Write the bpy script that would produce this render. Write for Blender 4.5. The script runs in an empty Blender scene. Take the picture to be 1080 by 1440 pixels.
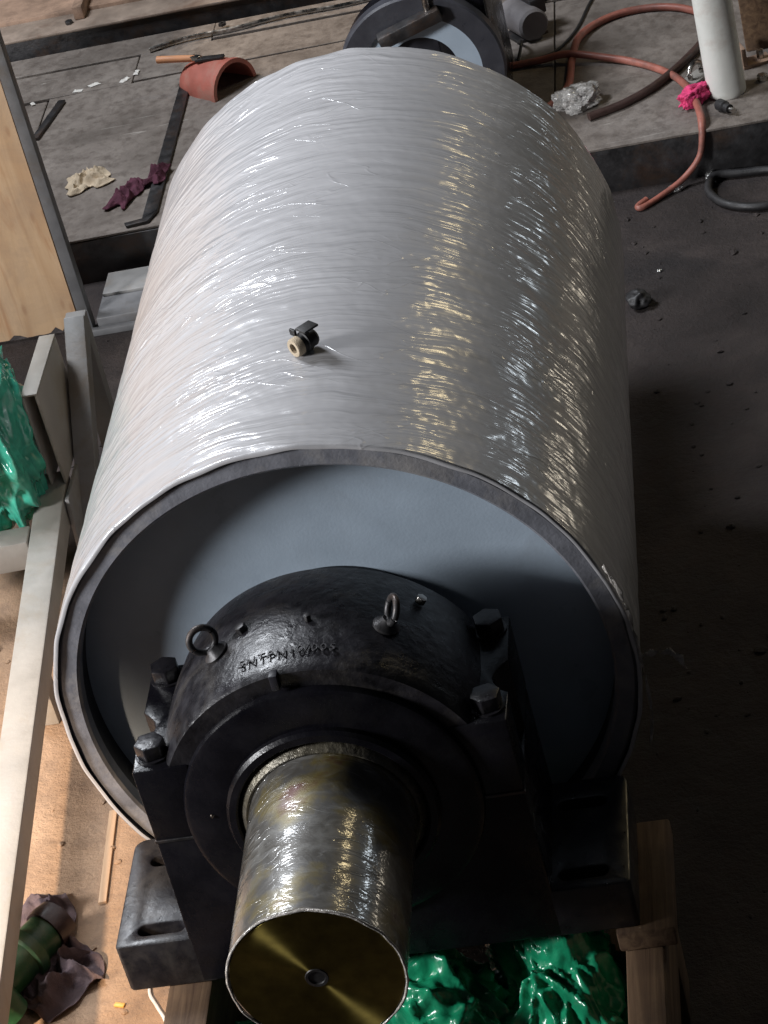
import bpy, bmesh, math, random
from mathutils import Vector, Matrix, noise
random.seed(7)
S = bpy.context.scene
COL = S.collection
R = math.radians

# ------------------------------------------------------------------ camera
cam = bpy.data.cameras.new('camera'); co = bpy.data.objects.new('camera', cam); COL.objects.link(co)
co.location = (1.0348, -4.2943, 3.2248)
co.rotation_euler = (0.98398, 0.22129, 0.05355)
cam.sensor_fit = 'VERTICAL'; cam.sensor_height = 24.0
cam.lens = 3775.8 / 1440 * 24.0
cam.clip_end = 200
S.camera = co

# ------------------------------------------------------------------ world and light
w = bpy.data.worlds.new('World'); S.world = w; w.use_nodes = True
bg = w.node_tree.nodes['Background']
bg.inputs[0].default_value = (0.78, 0.86, 1.0, 1); bg.inputs[1].default_value = 0.018
S.view_settings.view_transform = 'Standard'; S.view_settings.look = 'None'
S.view_settings.exposure = 0.0; S.view_settings.gamma = 1.0

def area(name, loc, target, sx, sy, power, col):
    l = bpy.data.lights.new(name, 'AREA'); l.shape = 'RECTANGLE'; l.size = sx; l.size_y = sy
    l.energy = power; l.color = col
    o = bpy.data.objects.new(name, l); COL.objects.link(o); o.location = loc
    o.rotation_euler = (Vector(target) - Vector(loc)).to_track_quat('-Z', 'Y').to_euler()
    return o
def spot(name, loc, target, power, cone, blend, size, col):
    l = bpy.data.lights.new(name, 'SPOT'); l.energy = power; l.spot_size = R(cone); l.spot_blend = blend
    l.shadow_soft_size = size; l.color = col
    o = bpy.data.objects.new(name, l); COL.objects.link(o); o.location = loc
    o.rotation_euler = (Vector(target) - Vector(loc)).to_track_quat('-Z', 'Y').to_euler()
    return o
# the tall open doorway at the left front of the hall
area('door_light', (-5.4, -2.15, 2.55), (0.0, 0.6, 0.0), 1.3, 1.3, 520, (0.98, 0.985, 1.0))
# low warm sunbeams through gaps in the left wall
spot('low_sunbeam', (-2.7, -3.3, 2.9), (-.95, 0.38, -.85), 2300, 19, .6, .12, (1.0, 0.76, 0.54))
spot('far_sunbeam', (-4.0, 6.5, 2.5), (-.62, 5.0, -.68), 700, 10, .4, .08, (1.0, 0.76, 0.52))
# soft fill added upper left, warm lamp and clerestory windows at the far right
area('added_high_fill', (-3.2, 3.7, 4.8), (-0.1, 2.2, -.2), 1.5, 1.8, 390, (0.90, 0.94, 1.0))
area('warm_lamp', (3.6, 6.2, 4.4), (0, 1, 0.3), 1.2, 0.4, 36, (1.0, 0.80, 0.45))
area('clerestory_light', (6.0, 7.0, 2.0), (0, 1, 0.3), 0.6, 0.5, 26, (0.82, 0.92, 1.0))
area('side_lamp', (5.5, 6.0, -0.2), (0.3, 1, 0.1), 0.9, 0.3, 13, (1.0, 0.88, 0.7))

# ------------------------------------------------------------------ materials
def mat(name):
    m = bpy.data.materials.new(name); m.use_nodes = True
    nt = m.node_tree; b = nt.nodes['Principled BSDF']
    return m, nt, b
def N(nt, t, **kw):
    n = nt.nodes.new(t)
    for k, v in kw.items(): setattr(n, k, v)
    return n
def L(nt, a, b): nt.links.new(a, b)
def coords(nt, scale=(1, 1, 1), kind='Object', rot=(0, 0, 0)):
    tc = N(nt, 'ShaderNodeTexCoord'); mp = N(nt, 'ShaderNodeMapping')
    mp.inputs['Scale'].default_value = scale; mp.inputs['Rotation'].default_value = rot
    L(nt, tc.outputs[kind], mp.inputs[0]); return mp.outputs[0]
def noise_n(nt, vec, sc, det=4, rough=.55, dist=0):
    n = N(nt, 'ShaderNodeTexNoise'); n.inputs['Scale'].default_value = sc; n.inputs['Detail'].default_value = det
    n.inputs['Roughness'].default_value = rough; n.inputs['Distortion'].default_value = dist
    L(nt, vec, n.inputs['Vector']); return n.outputs['Fac']
def ramp(nt, fac, stops):
    r = N(nt, 'ShaderNodeValToRGB'); e = r.color_ramp.elements
    while len(e) < len(stops): e.new(.5)
    for el, (p, c) in zip(e, stops):
        el.position = p; el.color = (c, c, c, 1) if isinstance(c, (int, float)) else (*c, 1)
    L(nt, fac, r.inputs[0]); return r.outputs[0]
def mixc(nt, fac, a, b, mode='MIX'):
    m = N(nt, 'ShaderNodeMix', data_type='RGBA', blend_type=mode)
    for i, v in ((0, fac), (6, a), (7, b)):
        if hasattr(v, 'is_linked'): L(nt, v, m.inputs[i])
        else: m.inputs[i].default_value = v if i == 0 else ((*v, 1) if len(v) == 3 else v)
    return m.outputs[2]
def math_n(nt, op, a, b):
    m = N(nt, 'ShaderNodeMath', operation=op)
    for i, v in enumerate((a, b)):
        if hasattr(v, 'is_linked'): L(nt, v, m.inputs[i])
        else: m.inputs[i].default_value = v
    return m.outputs[0]
def bump(nt, h, dist, strength=1.0, normal=None):
    b = N(nt, 'ShaderNodeBump'); b.inputs['Distance'].default_value = dist; b.inputs['Strength'].default_value = strength
    L(nt, h, b.inputs['Height'])
    if normal is not None: L(nt, normal, b.inputs['Normal'])
    return b.outputs[0]

def simple(name, col, rough=.5, metal=0, var=.25, vs=14, bs=60, bd=.001, dirt=None, spec=.5, coat=0):
    """paint, metal, cloth: base colour with blotchy wear, rough variation and a fine relief"""
    m, nt, b = mat(name); v = coords(nt)
    f = noise_n(nt, v, vs, 6, .6)
    lo = tuple(c * (1 - var) for c in col); hi = tuple(min(1, c * (1 + var)) for c in col)
    c = ramp(nt, f, [(.3, lo), (.7, hi)])
    if dirt:
        d = ramp(nt, noise_n(nt, v, vs * .45, 8, .7, .4), [(.5, 0), (.68, 1)])
        c = mixc(nt, d, c, dirt)
    L(nt, c, b.inputs['Base Color'])
    L(nt, ramp(nt, noise_n(nt, v, vs * 2, 5), [(.3, max(.02, rough - .12)), (.7, min(1, rough + .15))]), b.inputs['Roughness'])
    b.inputs['Metallic'].default_value = metal; b.inputs['Specular IOR Level'].default_value = spec
    b.inputs['Coat Weight'].default_value = coat
    L(nt, bump(nt, noise_n(nt, v, bs, 5, .6), bd), b.inputs['Normal'])
    return m

M = {}
M['black_paint'] = simple('black_paint', (.0055, .0052, .0075), .26, 0, .4, 9, 90, .0007, dirt=(.010, .0095, .0105), spec=.3)
M['black_dusty'] = simple('black_dusty', (.014, .013, .016), .34, 0, .6, 16, 45, .0025, dirt=(.045, .040, .037), spec=.5)
M['foot_paint'] = simple('foot_paint', (.012, .011, .014), .36, 0, .5, 14, 60, .0007, dirt=(.05, .045, .042), spec=.5)
M['black_inner'] = simple('black_inner', (.012, .012, .018), .5, 0, .3, 8, 60, .0006)
M['blue_grey_paint'] = simple('blue_grey_paint', (.40, .48, .57), .36, 0, .10, 5, 150, .0003, dirt=(.35, .41, .48), spec=.5)
M['bevel_steel'] = simple('bevel_steel', (.22, .225, .255), .4, .2, .3, 12, 80, .0012, dirt=(.36, .345, .34))
M['bright_steel'] = simple('bright_steel', (.5, .48, .45), .28, 1, .3, 20, 80, .0008, dirt=(.2, .15, .1))
M['dark_steel'] = simple('dark_steel', (.06, .058, .06), .42, .6, .4, 15, 80, .001, dirt=(.09, .06, .045))
M['grey_frame'] = simple('grey_frame', (.35, .33, .30), .5, 0, .12, 8, 60, .0008, dirt=(.33, .28, .22))
M['grey_mid'] = simple('grey_mid', (.24, .235, .23), .5, 0, .15, 8, 60, .0008, dirt=(.2, .17, .14))
M['grey_angle'] = simple('grey_angle', (.15, .15, .155), .5, .1, .25, 8, 60, .0008, dirt=(.12, .1, .08))
M['red_paint'] = simple('red_paint', (.44, .135, .10), .55, 0, .2, 10, 60, .001, dirt=(.40, .23, .18))
M['orange_wood'] = simple('orange_wood', (.6, .28, .14), .6, 0, .2, 10)
M['red_hose'] = simple('red_hose', (.33, .115, .085), .5, 0, .25, 16, 60, .001, dirt=(.17, .075, .06))
M['brown_hose'] = simple('brown_hose', (.05, .028, .024), .5, 0, .3, 12)
M['black_rubber'] = simple('black_rubber', (.016, .015, .016), .55, 0, .3, 12)
M['pink_cloth'] = simple('pink_cloth', (.72, .07, .20), .8, 0, .25, 25, 300, .002, spec=.2)
M['maroon_cloth'] = simple('maroon_cloth', (.10, .035, .055), .85, 0, .4, 25, 300, .002, spec=.2)
M['beige_cloth'] = simple('beige_cloth', (.50, .41, .30), .8, 0, .2, 20, 300, .002, spec=.2)
M['mauve_cloth'] = simple('mauve_cloth', (.13, .095, .10), .85, 0, .35, 18, 300, .002, dirt=(.06, .045, .06), spec=.2)
M['white_tube'] = simple('white_tube', (.66, .66, .62), .45, 0, .08, 5, 40, .0008, dirt=(.5, .42, .37))
M['green_paint'] = simple('green_paint', (.018, .075, .028), .4, 0, .4, 14, 80, .001, dirt=(.10, .12, .05))
M['maroon_paint'] = simple('maroon_paint', (.035, .018, .018), .4, 0, .4, 14, 80, .001, dirt=(.09, .06, .05))
M['grey_motor'] = simple('grey_motor', (.16, .15, .155), .6, 0, .2, 12)
M['rust'] = simple('rust', (.34, .225, .16), .75, .1, .35, 9, 60, .002, dirt=(.055, .035, .028))
M['hub_paint'] = simple('hub_paint', (.045, .046, .056), .38, 0, .2, 8, 60, .0008)
M['rusty_rail'] = simple('rusty_rail', (.30, .235, .19), .6, .1, .3, 9, 60, .001, dirt=(.16, .10, .07))
M['brass'] = simple('brass', (.62, .43, .24), .3, 1, .2, 40)
M['gold_film'] = simple('gold_film', (.11, .098, .072), .3, .4, .5, 30, 60, .004, dirt=(.12, .11, .10))
M['white_scrap'] = simple('white_scrap', (.7, .68, .64), .6, 0, .1, 40)
M['yellow_chip'] = simple('yellow_chip', (.75, .42, .10), .5, 0, .1, 40)
M['lettering'] = simple('lettering', (.055, .053, .057), .38, .1, .3, 90, 200, .0008)
M['foil'] = simple('foil', (.7, .7, .68), .25, .9, .2, 40, 90, .003)

# wood
def wood(name, a, b_, scale=(40, 3, 40), rough=.7, dirt=None):
    m, nt, b = mat(name); v = coords(nt, scale)
    f = noise_n(nt, v, 1.0, 6, .6, .8)
    c = ramp(nt, f, [(.32, a), (.66, b_)])
    v2 = coords(nt); d = ramp(nt, noise_n(nt, v2, 5, 7, .65), [(.45, 0), (.75, 1)])
    if dirt: c = mixc(nt, d, c, dirt)
    L(nt, c, b.inputs['Base Color']); b.inputs['Roughness'].default_value = rough
    b.inputs['Specular IOR Level'].default_value = .3
    L(nt, bump(nt, f, .0015), b.inputs['Normal']); return m
M['timber'] = wood('timber', (.075, .042, .026), (.19, .12, .07), (45, 2.5, 45), .75, (.06, .04, .03))
M['lath'] = wood('lath', (.5, .32, .19), (.62, .42, .27), (60, 3, 60), .7)
def plywood():
    m, nt, b = mat('plywood'); v = coords(nt, (7, 1, .8))
    f = noise_n(nt, v, 1.4, 4, .5, 1.6)
    c = ramp(nt, f, [(.3, (.47, .29, .16)), (.5, (.55, .37, .22)), (.75, (.60, .42, .27))])
    sp = N(nt, 'ShaderNodeSeparateXYZ'); L(nt, coords(nt, (1.9, 1, .7)), sp.inputs[0]); cb = N(nt, 'ShaderNodeCombineXYZ'); L(nt, sp.outputs[0], cb.inputs[0]); L(nt, sp.outputs[2], cb.inputs[1])
    k = N(nt, 'ShaderNodeTexVoronoi', voronoi_dimensions='2D'); k.inputs['Scale'].default_value = 5.5; L(nt, cb.outputs[0], k.inputs['Vector'])
    c = mixc(nt, ramp(nt, k.outputs['Distance'], [(.04, .4), (.10, 0)]), c, (.28, .12, .05))
    c = mixc(nt, ramp(nt, noise_n(nt, coords(nt, (9, 1, 1)), 1.0, 5, .6, 2), [(.56, 0), (.70, .7)]), c, (.40, .19, .085))
    c = mixc(nt, ramp(nt, noise_n(nt, coords(nt), 4, 8, .7, .6), [(.48, 0), (.72, .6)]), c, (.33, .23, .16))
    L(nt, c, b.inputs['Base Color']); b.inputs['Roughness'].default_value = .6
    L(nt, bump(nt, noise_n(nt, coords(nt, (80, 1, 6)), 1, 4), .0006), b.inputs['Normal']); return m
M['plywood'] = plywood()

# stretch film round the drum: long crinkles that run round the circumference
def film():
    m, nt, b = mat('stretch_film')
    uv = N(nt, 'ShaderNodeUVMap').outputs[0]
    sep = N(nt, 'ShaderNodeSeparateXYZ'); L(nt, uv, sep.inputs[0]); u, v = sep.outputs[0], sep.outputs[1]
    warp = N(nt, 'ShaderNodeTexNoise'); warp.inputs['Scale'].default_value = 3.2; warp.inputs['Detail'].default_value = 3; L(nt, uv, warp.inputs['Vector'])
    wv = math_n(nt, 'MULTIPLY', math_n(nt, 'SUBTRACT', warp.outputs['Fac'], .5), .10)
    def layer(fu, fv, tilt, det=3, rough=.5):
        a = math_n(nt, 'MULTIPLY', u, fu)
        bb = math_n(nt, 'ADD', math_n(nt, 'ADD', v, wv), math_n(nt, 'MULTIPLY', u, tilt))
        c = N(nt, 'ShaderNodeCombineXYZ'); L(nt, a, c.inputs[0]); L(nt, math_n(nt, 'MULTIPLY', bb, fv), c.inputs[1])
        return noise_n(nt, c.outputs[0], 1.0, det, rough)
    f1 = layer(1.5, 62, .05, 1.5, .45); f2 = layer(1.1, 26, -.09, 1.5, .45); f3 = layer(2.6, 120, .11, 1)
    crk = N(nt, 'ShaderNodeTexVoronoi', feature='DISTANCE_TO_EDGE'); crk.inputs['Scale'].default_value = 1.0
    cc = N(nt, 'ShaderNodeCombineXYZ'); L(nt, math_n(nt, 'MULTIPLY', u, 9), cc.inputs[0]); L(nt, math_n(nt, 'MULTIPLY', math_n(nt, 'ADD', v, wv), 34), cc.inputs[1]); L(nt, cc.outputs[0], crk.inputs['Vector'])
    ck = ramp(nt, crk.outputs['Distance'], [(0, 1), (.07, 0)])
    # patches where the film is slack and crinkles more
    patch = ramp(nt, noise_n(nt, uv, 3.0, 4, .6), [(.36, .12), (.66, 1)])
    h = math_n(nt, 'ADD', math_n(nt, 'MULTIPLY', f1, 1.0), math_n(nt, 'MULTIPLY', f2, 1.1))
    h = math_n(nt, 'ADD', h, math_n(nt, 'MULTIPLY', f3, .22))
    h = math_n(nt, 'MULTIPLY', h, patch)
    slack = ramp(nt, noise_n(nt, uv, 4.0, 3, .5), [(.60, 0), (.70, 1)])
    h = math_n(nt, 'ADD', h, math_n(nt, 'MULTIPLY', math_n(nt, 'MULTIPLY', ck, slack), .07))
    def crease(fu, fv, tilt, wd):
        q = math_n(nt, 'ABSOLUTE', math_n(nt, 'SUBTRACT', layer(fu, fv, tilt, 2, .5), .5), 0)
        return ramp(nt, q, [(0, 1), (wd, 0)])
    cm = ramp(nt, noise_n(nt, uv, 5.0, 3, .5), [(.50, 0), (.60, 1)])
    cr = math_n(nt, 'ADD', crease(3.0, 13, .34, .012), crease(2.2, 10, -.42, .010))
    h = math_n(nt, 'ADD', h, math_n(nt, 'MULTIPLY', math_n(nt, 'MULTIPLY', cr, cm), .16))
    nrm = bump(nt, h, .0068, 1.0)
    soft = bump(nt, h, .0068, .3)
    L(nt, soft, b.inputs['Normal']); L(nt, nrm, b.inputs['Coat Normal'])
    c = ramp(nt, math_n(nt, 'ADD', math_n(nt, 'MULTIPLY', f2, .5), math_n(nt, 'MULTIPLY', f1, .5)), [(.22, (.425, .42, .435)), (.78, (.535, .53, .545))])
    L(nt, c, b.inputs['Base Color']); b.inputs['Roughness'].default_value = .42; b.inputs['Specular IOR Level'].default_value = .4
    b.inputs['Coat Weight'].default_value = 1.0; b.inputs['Coat Roughness'].default_value = .185; b.inputs['Coat IOR'].default_value = 1.6
    return m
M['film'] = film()

def shaft_film():
    m, nt, b = mat('oiled_steel_in_film')
    uv = N(nt, 'ShaderNodeUVMap').outputs[0]
    mp = N(nt, 'ShaderNodeMapping'); mp.inputs['Scale'].default_value = (15, 24, 1); mp.inputs['Rotation'].default_value = (0, 0, .5); L(nt, uv, mp.inputs[0])
    f1 = noise_n(nt, mp.outputs[0], 1, 4, .6, .6)
    mp2 = N(nt, 'ShaderNodeMapping'); mp2.inputs['Scale'].default_value = (8, 34, 1); mp2.inputs['Rotation'].default_value = (0, 0, -.7); L(nt, uv, mp2.inputs[0])
    f2 = noise_n(nt, mp2.outputs[0], 1, 2, .5, .4)
    ck = ramp(nt, math_n(nt, 'ABSOLUTE', math_n(nt, 'SUBTRACT', f2, .5), 0), [(0, 1), (.022, 0)])
    ck = math_n(nt, 'MULTIPLY', ck, ramp(nt, noise_n(nt, uv, 9, 3, .5), [(.45, 0), (.6, 1)]))
    h = math_n(nt, 'ADD', math_n(nt, 'MULTIPLY', f1, .7), math_n(nt, 'MULTIPLY', ck, .3))
    big = noise_n(nt, uv, 7, 4, .6)
    c = ramp(nt, big, [(.30, (.05, .042, .03)), (.48, (.10, .095, .088)), (.60, (.17, .135, .05)), (.70, (.11, .04, .03))])
    streak = ramp(nt, f1, [(.48, 0), (.80, .32)])
    c = mixc(nt, streak, c, (.50, .50, .48))
    c = mixc(nt, math_n(nt, 'MULTIPLY', ck, .35), c, (.5, .5, .5))
    L(nt, c, b.inputs['Base Color']); b.inputs['Metallic'].default_value = .2; b.inputs['Roughness'].default_value = .4
    L(nt, bump(nt, h, .004, .4), b.inputs['Normal']); L(nt, bump(nt, h, .006, .8), b.inputs['Coat Normal'])
    b.inputs['Coat Weight'].default_value = 1; b.inputs['Coat Roughness'].default_value = .12
    return m
M['shaft_film'] = shaft_film()

def turned_face():
    m, nt, b = mat('turned_shaft_face')
    v = coords(nt); f = noise_n(nt, v, 30, 6, .6)
    L(nt, ramp(nt, f, [(.3, (.13, .10, .028)), (.7, (.22, .17, .045))]), b.inputs['Base Color'])
    b.inputs['Metallic'].default_value = 1; b.inputs['Roughness'].default_value = .31; b.inputs['Anisotropic'].default_value = 1.0; b.inputs['Anisotropic Rotation'].default_value = .25
    t = N(nt, 'ShaderNodeTangent', direction_type='RADIAL', axis='Y'); L(nt, t.outputs[0], b.inputs['Tangent'])
    return m
M['turned_face'] = turned_face()

def plastic(name, col, scale=14, trans=.0, rough=.16, bstr=.8):
    m, nt, b = mat(name); v = coords(nt)
    f = noise_n(nt, v, scale, 6, .65, .8)
    vo = N(nt, 'ShaderNodeTexVoronoi', feature='DISTANCE_TO_EDGE'); vo.inputs['Scale'].default_value = scale * 1.1
    L(nt, mixc(nt, .12, v, N(nt, 'ShaderNodeTexNoise').outputs['Color']), vo.inputs['Vector'])
    ck = ramp(nt, vo.outputs['Distance'], [(0, 1), (.10, 0)])
    lo = tuple(c * .55 for c in col); hi = tuple(min(1, c * 1.35) for c in col)
    L(nt, ramp(nt, f, [(.3, lo), (.7, hi)]), b.inputs['Base Color'])
    b.inputs['Roughness'].default_value = rough; b.inputs['Transmission Weight'].default_value = trans
    b.inputs['Coat Weight'].default_value = .6 if rough < .2 else .15; b.inputs['Coat Roughness'].default_value = .1
    L(nt, bump(nt, math_n(nt, 'ADD', f, math_n(nt, 'MULTIPLY', ck, .18)), .02, bstr), b.inputs['Normal'])
    return m
M['green_bag'] = plastic('green_bag', (.010, .22, .105), 9, rough=.24, bstr=.16)
M['teal_bag'] = plastic('teal_bag', (.06, .40, .28), 9, bstr=.16)
M['clear_plastic'] = plastic('clear_plastic', (.62, .60, .58), 40)
M['film_strand'] = plastic('film_strand', (.72, .67, .62), 40)

def ground_mat():
    m, nt, b = mat('workshop_floor'); v = coords(nt)
    f = noise_n(nt, v, 2.2, 10, .62, .4); g = noise_n(nt, v, 14, 8, .7)
    c = ramp(nt, f, [(.30, (.026, .021, .020)), (.50, (.048, .038, .036)), (.72, (.080, .064, .058))])
    c = mixc(nt, ramp(nt, g, [(.35, .55), (.6, 0)]), c, (.020, .016, .016))
    # sandy left, oily dirt right, with the sunlit patch and shade painted in
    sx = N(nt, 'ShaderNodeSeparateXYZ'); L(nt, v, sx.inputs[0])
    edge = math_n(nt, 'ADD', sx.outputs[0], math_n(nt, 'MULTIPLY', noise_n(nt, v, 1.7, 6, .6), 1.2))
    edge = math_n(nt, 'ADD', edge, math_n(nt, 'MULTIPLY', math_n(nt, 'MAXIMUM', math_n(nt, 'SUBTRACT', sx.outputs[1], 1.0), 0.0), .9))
    edge = math_n(nt, 'ADD', edge, math_n(nt, 'MULTIPLY', math_n(nt, 'MAXIMUM', math_n(nt, 'SUBTRACT', -.35, sx.outputs[1]), 0.0), 1.6))  # dark in front so no bright floor reflects in the housing
    lit_dust = ramp(nt, edge, [(0.0, 1), (.45, 0)])
    lit_sand = ramp(nt, f, [(.28, (.25, .16, .105)), (.5, (.36, .235, .15)), (.72, (.44, .30, .20))])
    lit_sand = mixc(nt, ramp(nt, g, [(.34, .5), (.52, 0)]), lit_sand, (.19, .125, .085))
    c = mixc(nt, lit_dust, c, lit_sand)
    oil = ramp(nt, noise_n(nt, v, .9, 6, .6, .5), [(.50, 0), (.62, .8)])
    oil = math_n(nt, 'MULTIPLY', oil, math_n(nt, 'SUBTRACT', 1.0, lit_dust))
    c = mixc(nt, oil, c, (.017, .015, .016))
    sp = ramp(nt, noise_n(nt, v, 120, 3, .7), [(.66, 0), (.74, .5)])
    c = mixc(nt, sp, c, (.15, .12, .10))
    L(nt, c, b.inputs['Base Color']); L(nt, ramp(nt, g, [(.3, .55), (.7, .95)]), b.inputs['Roughness'])
    b.inputs['Specular IOR Level'].default_value = .3
    L(nt, bump(nt, math_n(nt, 'ADD', g, math_n(nt, 'MULTIPLY', noise_n(nt, v, 70, 6, .7), .5)), .012, .8), b.inputs['Normal'])
    return m
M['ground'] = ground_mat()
def plate_mat():
    m, nt, b = mat('dusty_steel_plate'); v = coords(nt)
    f = noise_n(nt, v, 3.0, 9, .65, .5); g = noise_n(nt, coords(nt, (1, 1, 1), rot=(0, 0, .25)), 24, 8, .7)
    c = ramp(nt, f, [(.28, (.115, .098, .086)), (.5, (.20, .173, .154)), (.74, (.28, .248, .222))])
    c = mixc(nt, ramp(nt, g, [(.36, .6), (.55, 0)]), c, (.085, .068, .058))
    scr = ramp(nt, noise_n(nt, coords(nt, (3, 60, 1), rot=(0, 0, .5)), 1, 5, .6, 1), [(.66, 0), (.74, .6)])
    c = mixc(nt, scr, c, (.5, .47, .43))
    L(nt, c, b.inputs['Base Color']); L(nt, ramp(nt, g, [(.3, .5), (.7, .85)]), b.inputs['Roughness'])
    b.inputs['Specular IOR Level'].default_value = .35
    L(nt, bump(nt, math_n(nt, 'ADD', g, f), .004), b.inputs['Normal']); return m
M['plate'] = plate_mat()

# ------------------------------------------------------------------ builders
def link(name, me, m=None, parent=None, loc=(0, 0, 0), rot=(0, 0, 0)):
    o = bpy.data.objects.new(name, me); COL.objects.link(o); o.location = loc; o.rotation_euler = rot
    if me is not None and m is not None: me.materials.append(m if not isinstance(m, str) else M[m])
    if parent is not None: o.parent = parent
    return o
def tag(o, label=None, cat=None, group=None, kind=None):
    for k, v in (('label', label), ('category', cat), ('group', group), ('kind', kind)):
        if v: o[k] = v
    return o
def empty(name, loc, label, cat, group=None, rz=0):
    o = link(name, None, None, None, loc, (0, 0, rz)); o.empty_display_size = .05
    return tag(o, label, cat, group)
def to_mesh(bm, name='m', smooth=None):
    bmesh.ops.recalc_face_normals(bm, faces=bm.faces[:])
    me = bpy.data.meshes.new(name); bm.to_mesh(me); bm.free()
    if smooth is not None:
        me.polygons.foreach_set('use_smooth', [True] * len(me.polygons))
        if smooth < 180:
            b2 = bmesh.new(); b2.from_mesh(me)
            for e in b2.edges:
                if len(e.link_faces) == 2 and e.calc_face_angle(0) > R(smooth): e.smooth = False
            b2.to_mesh(me); b2.free()
    return me
def box(x0, x1, y0, y1, z0, z1, bev=.004, seg=2):
    bm = bmesh.new(); bmesh.ops.create_cube(bm, size=1)
    for v in bm.verts:
        v.co = Vector(((x0 + x1) / 2 + v.co.x * (x1 - x0), (y0 + y1) / 2 + v.co.y * (y1 - y0), (z0 + z1) / 2 + v.co.z * (z1 - z0)))
    if bev: bmesh.ops.bevel(bm, geom=bm.edges[:], offset=bev, segments=seg, affect='EDGES', profile=.5)
    return to_mesh(bm, smooth=35)
def lathe(profile, n=96, closed=False, uv=False, a0=-math.pi / 2):
    """profile of (r, y) turned about the Y axis; r = 0 ends close the shape"""
    bm = bmesh.new(); rings = []
    for r, y in profile:
        if r < 1e-6: rings.append([bm.verts.new((0, y, 0))])
        else: rings.append([bm.verts.new((r * math.cos(a0 + 2 * math.pi * i / n), y, r * math.sin(a0 + 2 * math.pi * i / n))) for i in range(n)])
    lay = bm.loops.layers.uv.new('UVMap')
    prs = list(zip(rings, rings[1:], profile, profile[1:]))
    if closed: prs.append((rings[-1], rings[0], profile[-1], profile[0]))
    for A, B, pa, pb in prs:
        for i in range(n):
            j = (i + 1) % n
            if len(A) == 1 and len(B) == 1: continue
            if len(A) == 1: vs, us = (A[0], B[i], B[j]), (i + .5, i, i + 1)
            elif len(B) == 1: vs, us = (A[i], A[j], B[0]), (i, i + 1, i + .5)
            else: vs, us = (A[i], A[j], B[j], B[i]), (i, i + 1, i + 1, i)
            f = bm.faces.new(vs)
            rr = max(pa[0], pb[0])
            for l, uu in zip(f.loops, us): l[lay].uv = (uu * 2 * math.pi / n * rr, l.vert.co.y)
    return to_mesh(bm, smooth=32)
def tube(pts, r, n=10, sub=6, cap=True, closed=False):
    """round tube along a Catmull-Rom curve through pts; r is a number or a list per point"""
    P = [Vector(p) for p in pts]; rs = r if isinstance(r, (list, tuple)) else [r] * len(P)
    out = []; ro = []
    m = len(P)
    for i in range(m if closed else m - 1):
        g = (lambda k: P[k % m]) if closed else (lambda k: P[max(0, min(m - 1, k))])
        p0, p1, p2, p3 = g(i - 1), g(i), g(i + 1), g(i + 2)
        for k in range(sub):
            t = k / sub
            out.append(.5 * ((2 * p1) + (-p0 + p2) * t + (2 * p0 - 5 * p1 + 4 * p2 - p3) * t * t + (-p0 + 3 * p1 - 3 * p2 + p3) * t ** 3))
            ro.append(rs[i] * (1 - t) + rs[(i + 1) % m] * t)
    if not closed: out.append(P[-1]); ro.append(rs[-1])
    bm = bmesh.new(); rings = []; up = Vector((0, 0, 1)); q = len(out)
    for i, p in enumerate(out):
        a = out[(i - 1) % q] if closed else out[max(0, i - 1)]; b = out[(i + 1) % q] if closed else out[min(q - 1, i + 1)]
        t = (b - a).normalized()
        s = t.cross(up)
        if s.length < .05: s = t.cross(Vector((1, 0, 0)))
        s.normalize(); u = s.cross(t)
        rings.append([bm.verts.new(p + ro[i] * (math.cos(2 * math.pi * k / n) * s + math.sin(2 * math.pi * k / n) * u)) for k in range(n)])
    for A, B in list(zip(rings, rings[1:])) + ([(rings[-1], rings[0])] if closed else []):
        for k in range(n): bm.faces.new((A[k], A[(k + 1) % n], B[(k + 1) % n], B[k]))
    if cap and not closed: bm.faces.new(rings[0][::-1]); bm.faces.new(rings[-1])
    return to_mesh(bm, smooth=40)
def prism(poly, axis, a, b, bev=.003, seg=2):
    """polygon of 2-D points pushed along an axis ('x': (y,z), 'y': (x,z), 'z': (x,y)) from a to b"""
    bm = bmesh.new()
    def P(p, h): return {'x': (h, p[0], p[1]), 'y': (p[0], h, p[1]), 'z': (p[0], p[1], h)}[axis]
    A = [bm.verts.new(P(p, a)) for p in poly]; B = [bm.verts.new(P(p, b)) for p in poly]
    n = len(poly); bm.faces.new(A[::-1]); bm.faces.new(B)
    for i in range(n): bm.faces.new((A[i], A[(i + 1) % n], B[(i + 1) % n], B[i]))
    if bev: 
        bmesh.ops.recalc_face_normals(bm, faces=bm.faces[:])
        es = [e for e in bm.edges if len(e.link_faces) == 2 and e.calc_face_angle(0) > R(25)]
        bmesh.ops.bevel(bm, geom=es, offset=bev, segments=seg, affect='EDGES', profile=.5)
    return to_mesh(bm, smooth=32)
def hexbolt(r=.03, h=.03):
    bm = bmesh.new()
    A = [bm.verts.new((r * math.cos(i * math.pi / 3), r * math.sin(i * math.pi / 3), 0)) for i in range(6)]
    B = [bm.verts.new((v.co.x, v.co.y, h)) for v in A]
    bm.faces.new(A[::-1]); bm.faces.new(B)
    for i in range(6): bm.faces.new((A[i], A[(i + 1) % 6], B[(i + 1) % 6], B[i]))
    bmesh.ops.bevel(bm, geom=bm.edges[:], offset=r * .1, segments=2, affect='EDGES', profile=.5)
    return to_mesh(bm, smooth=30)
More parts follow.
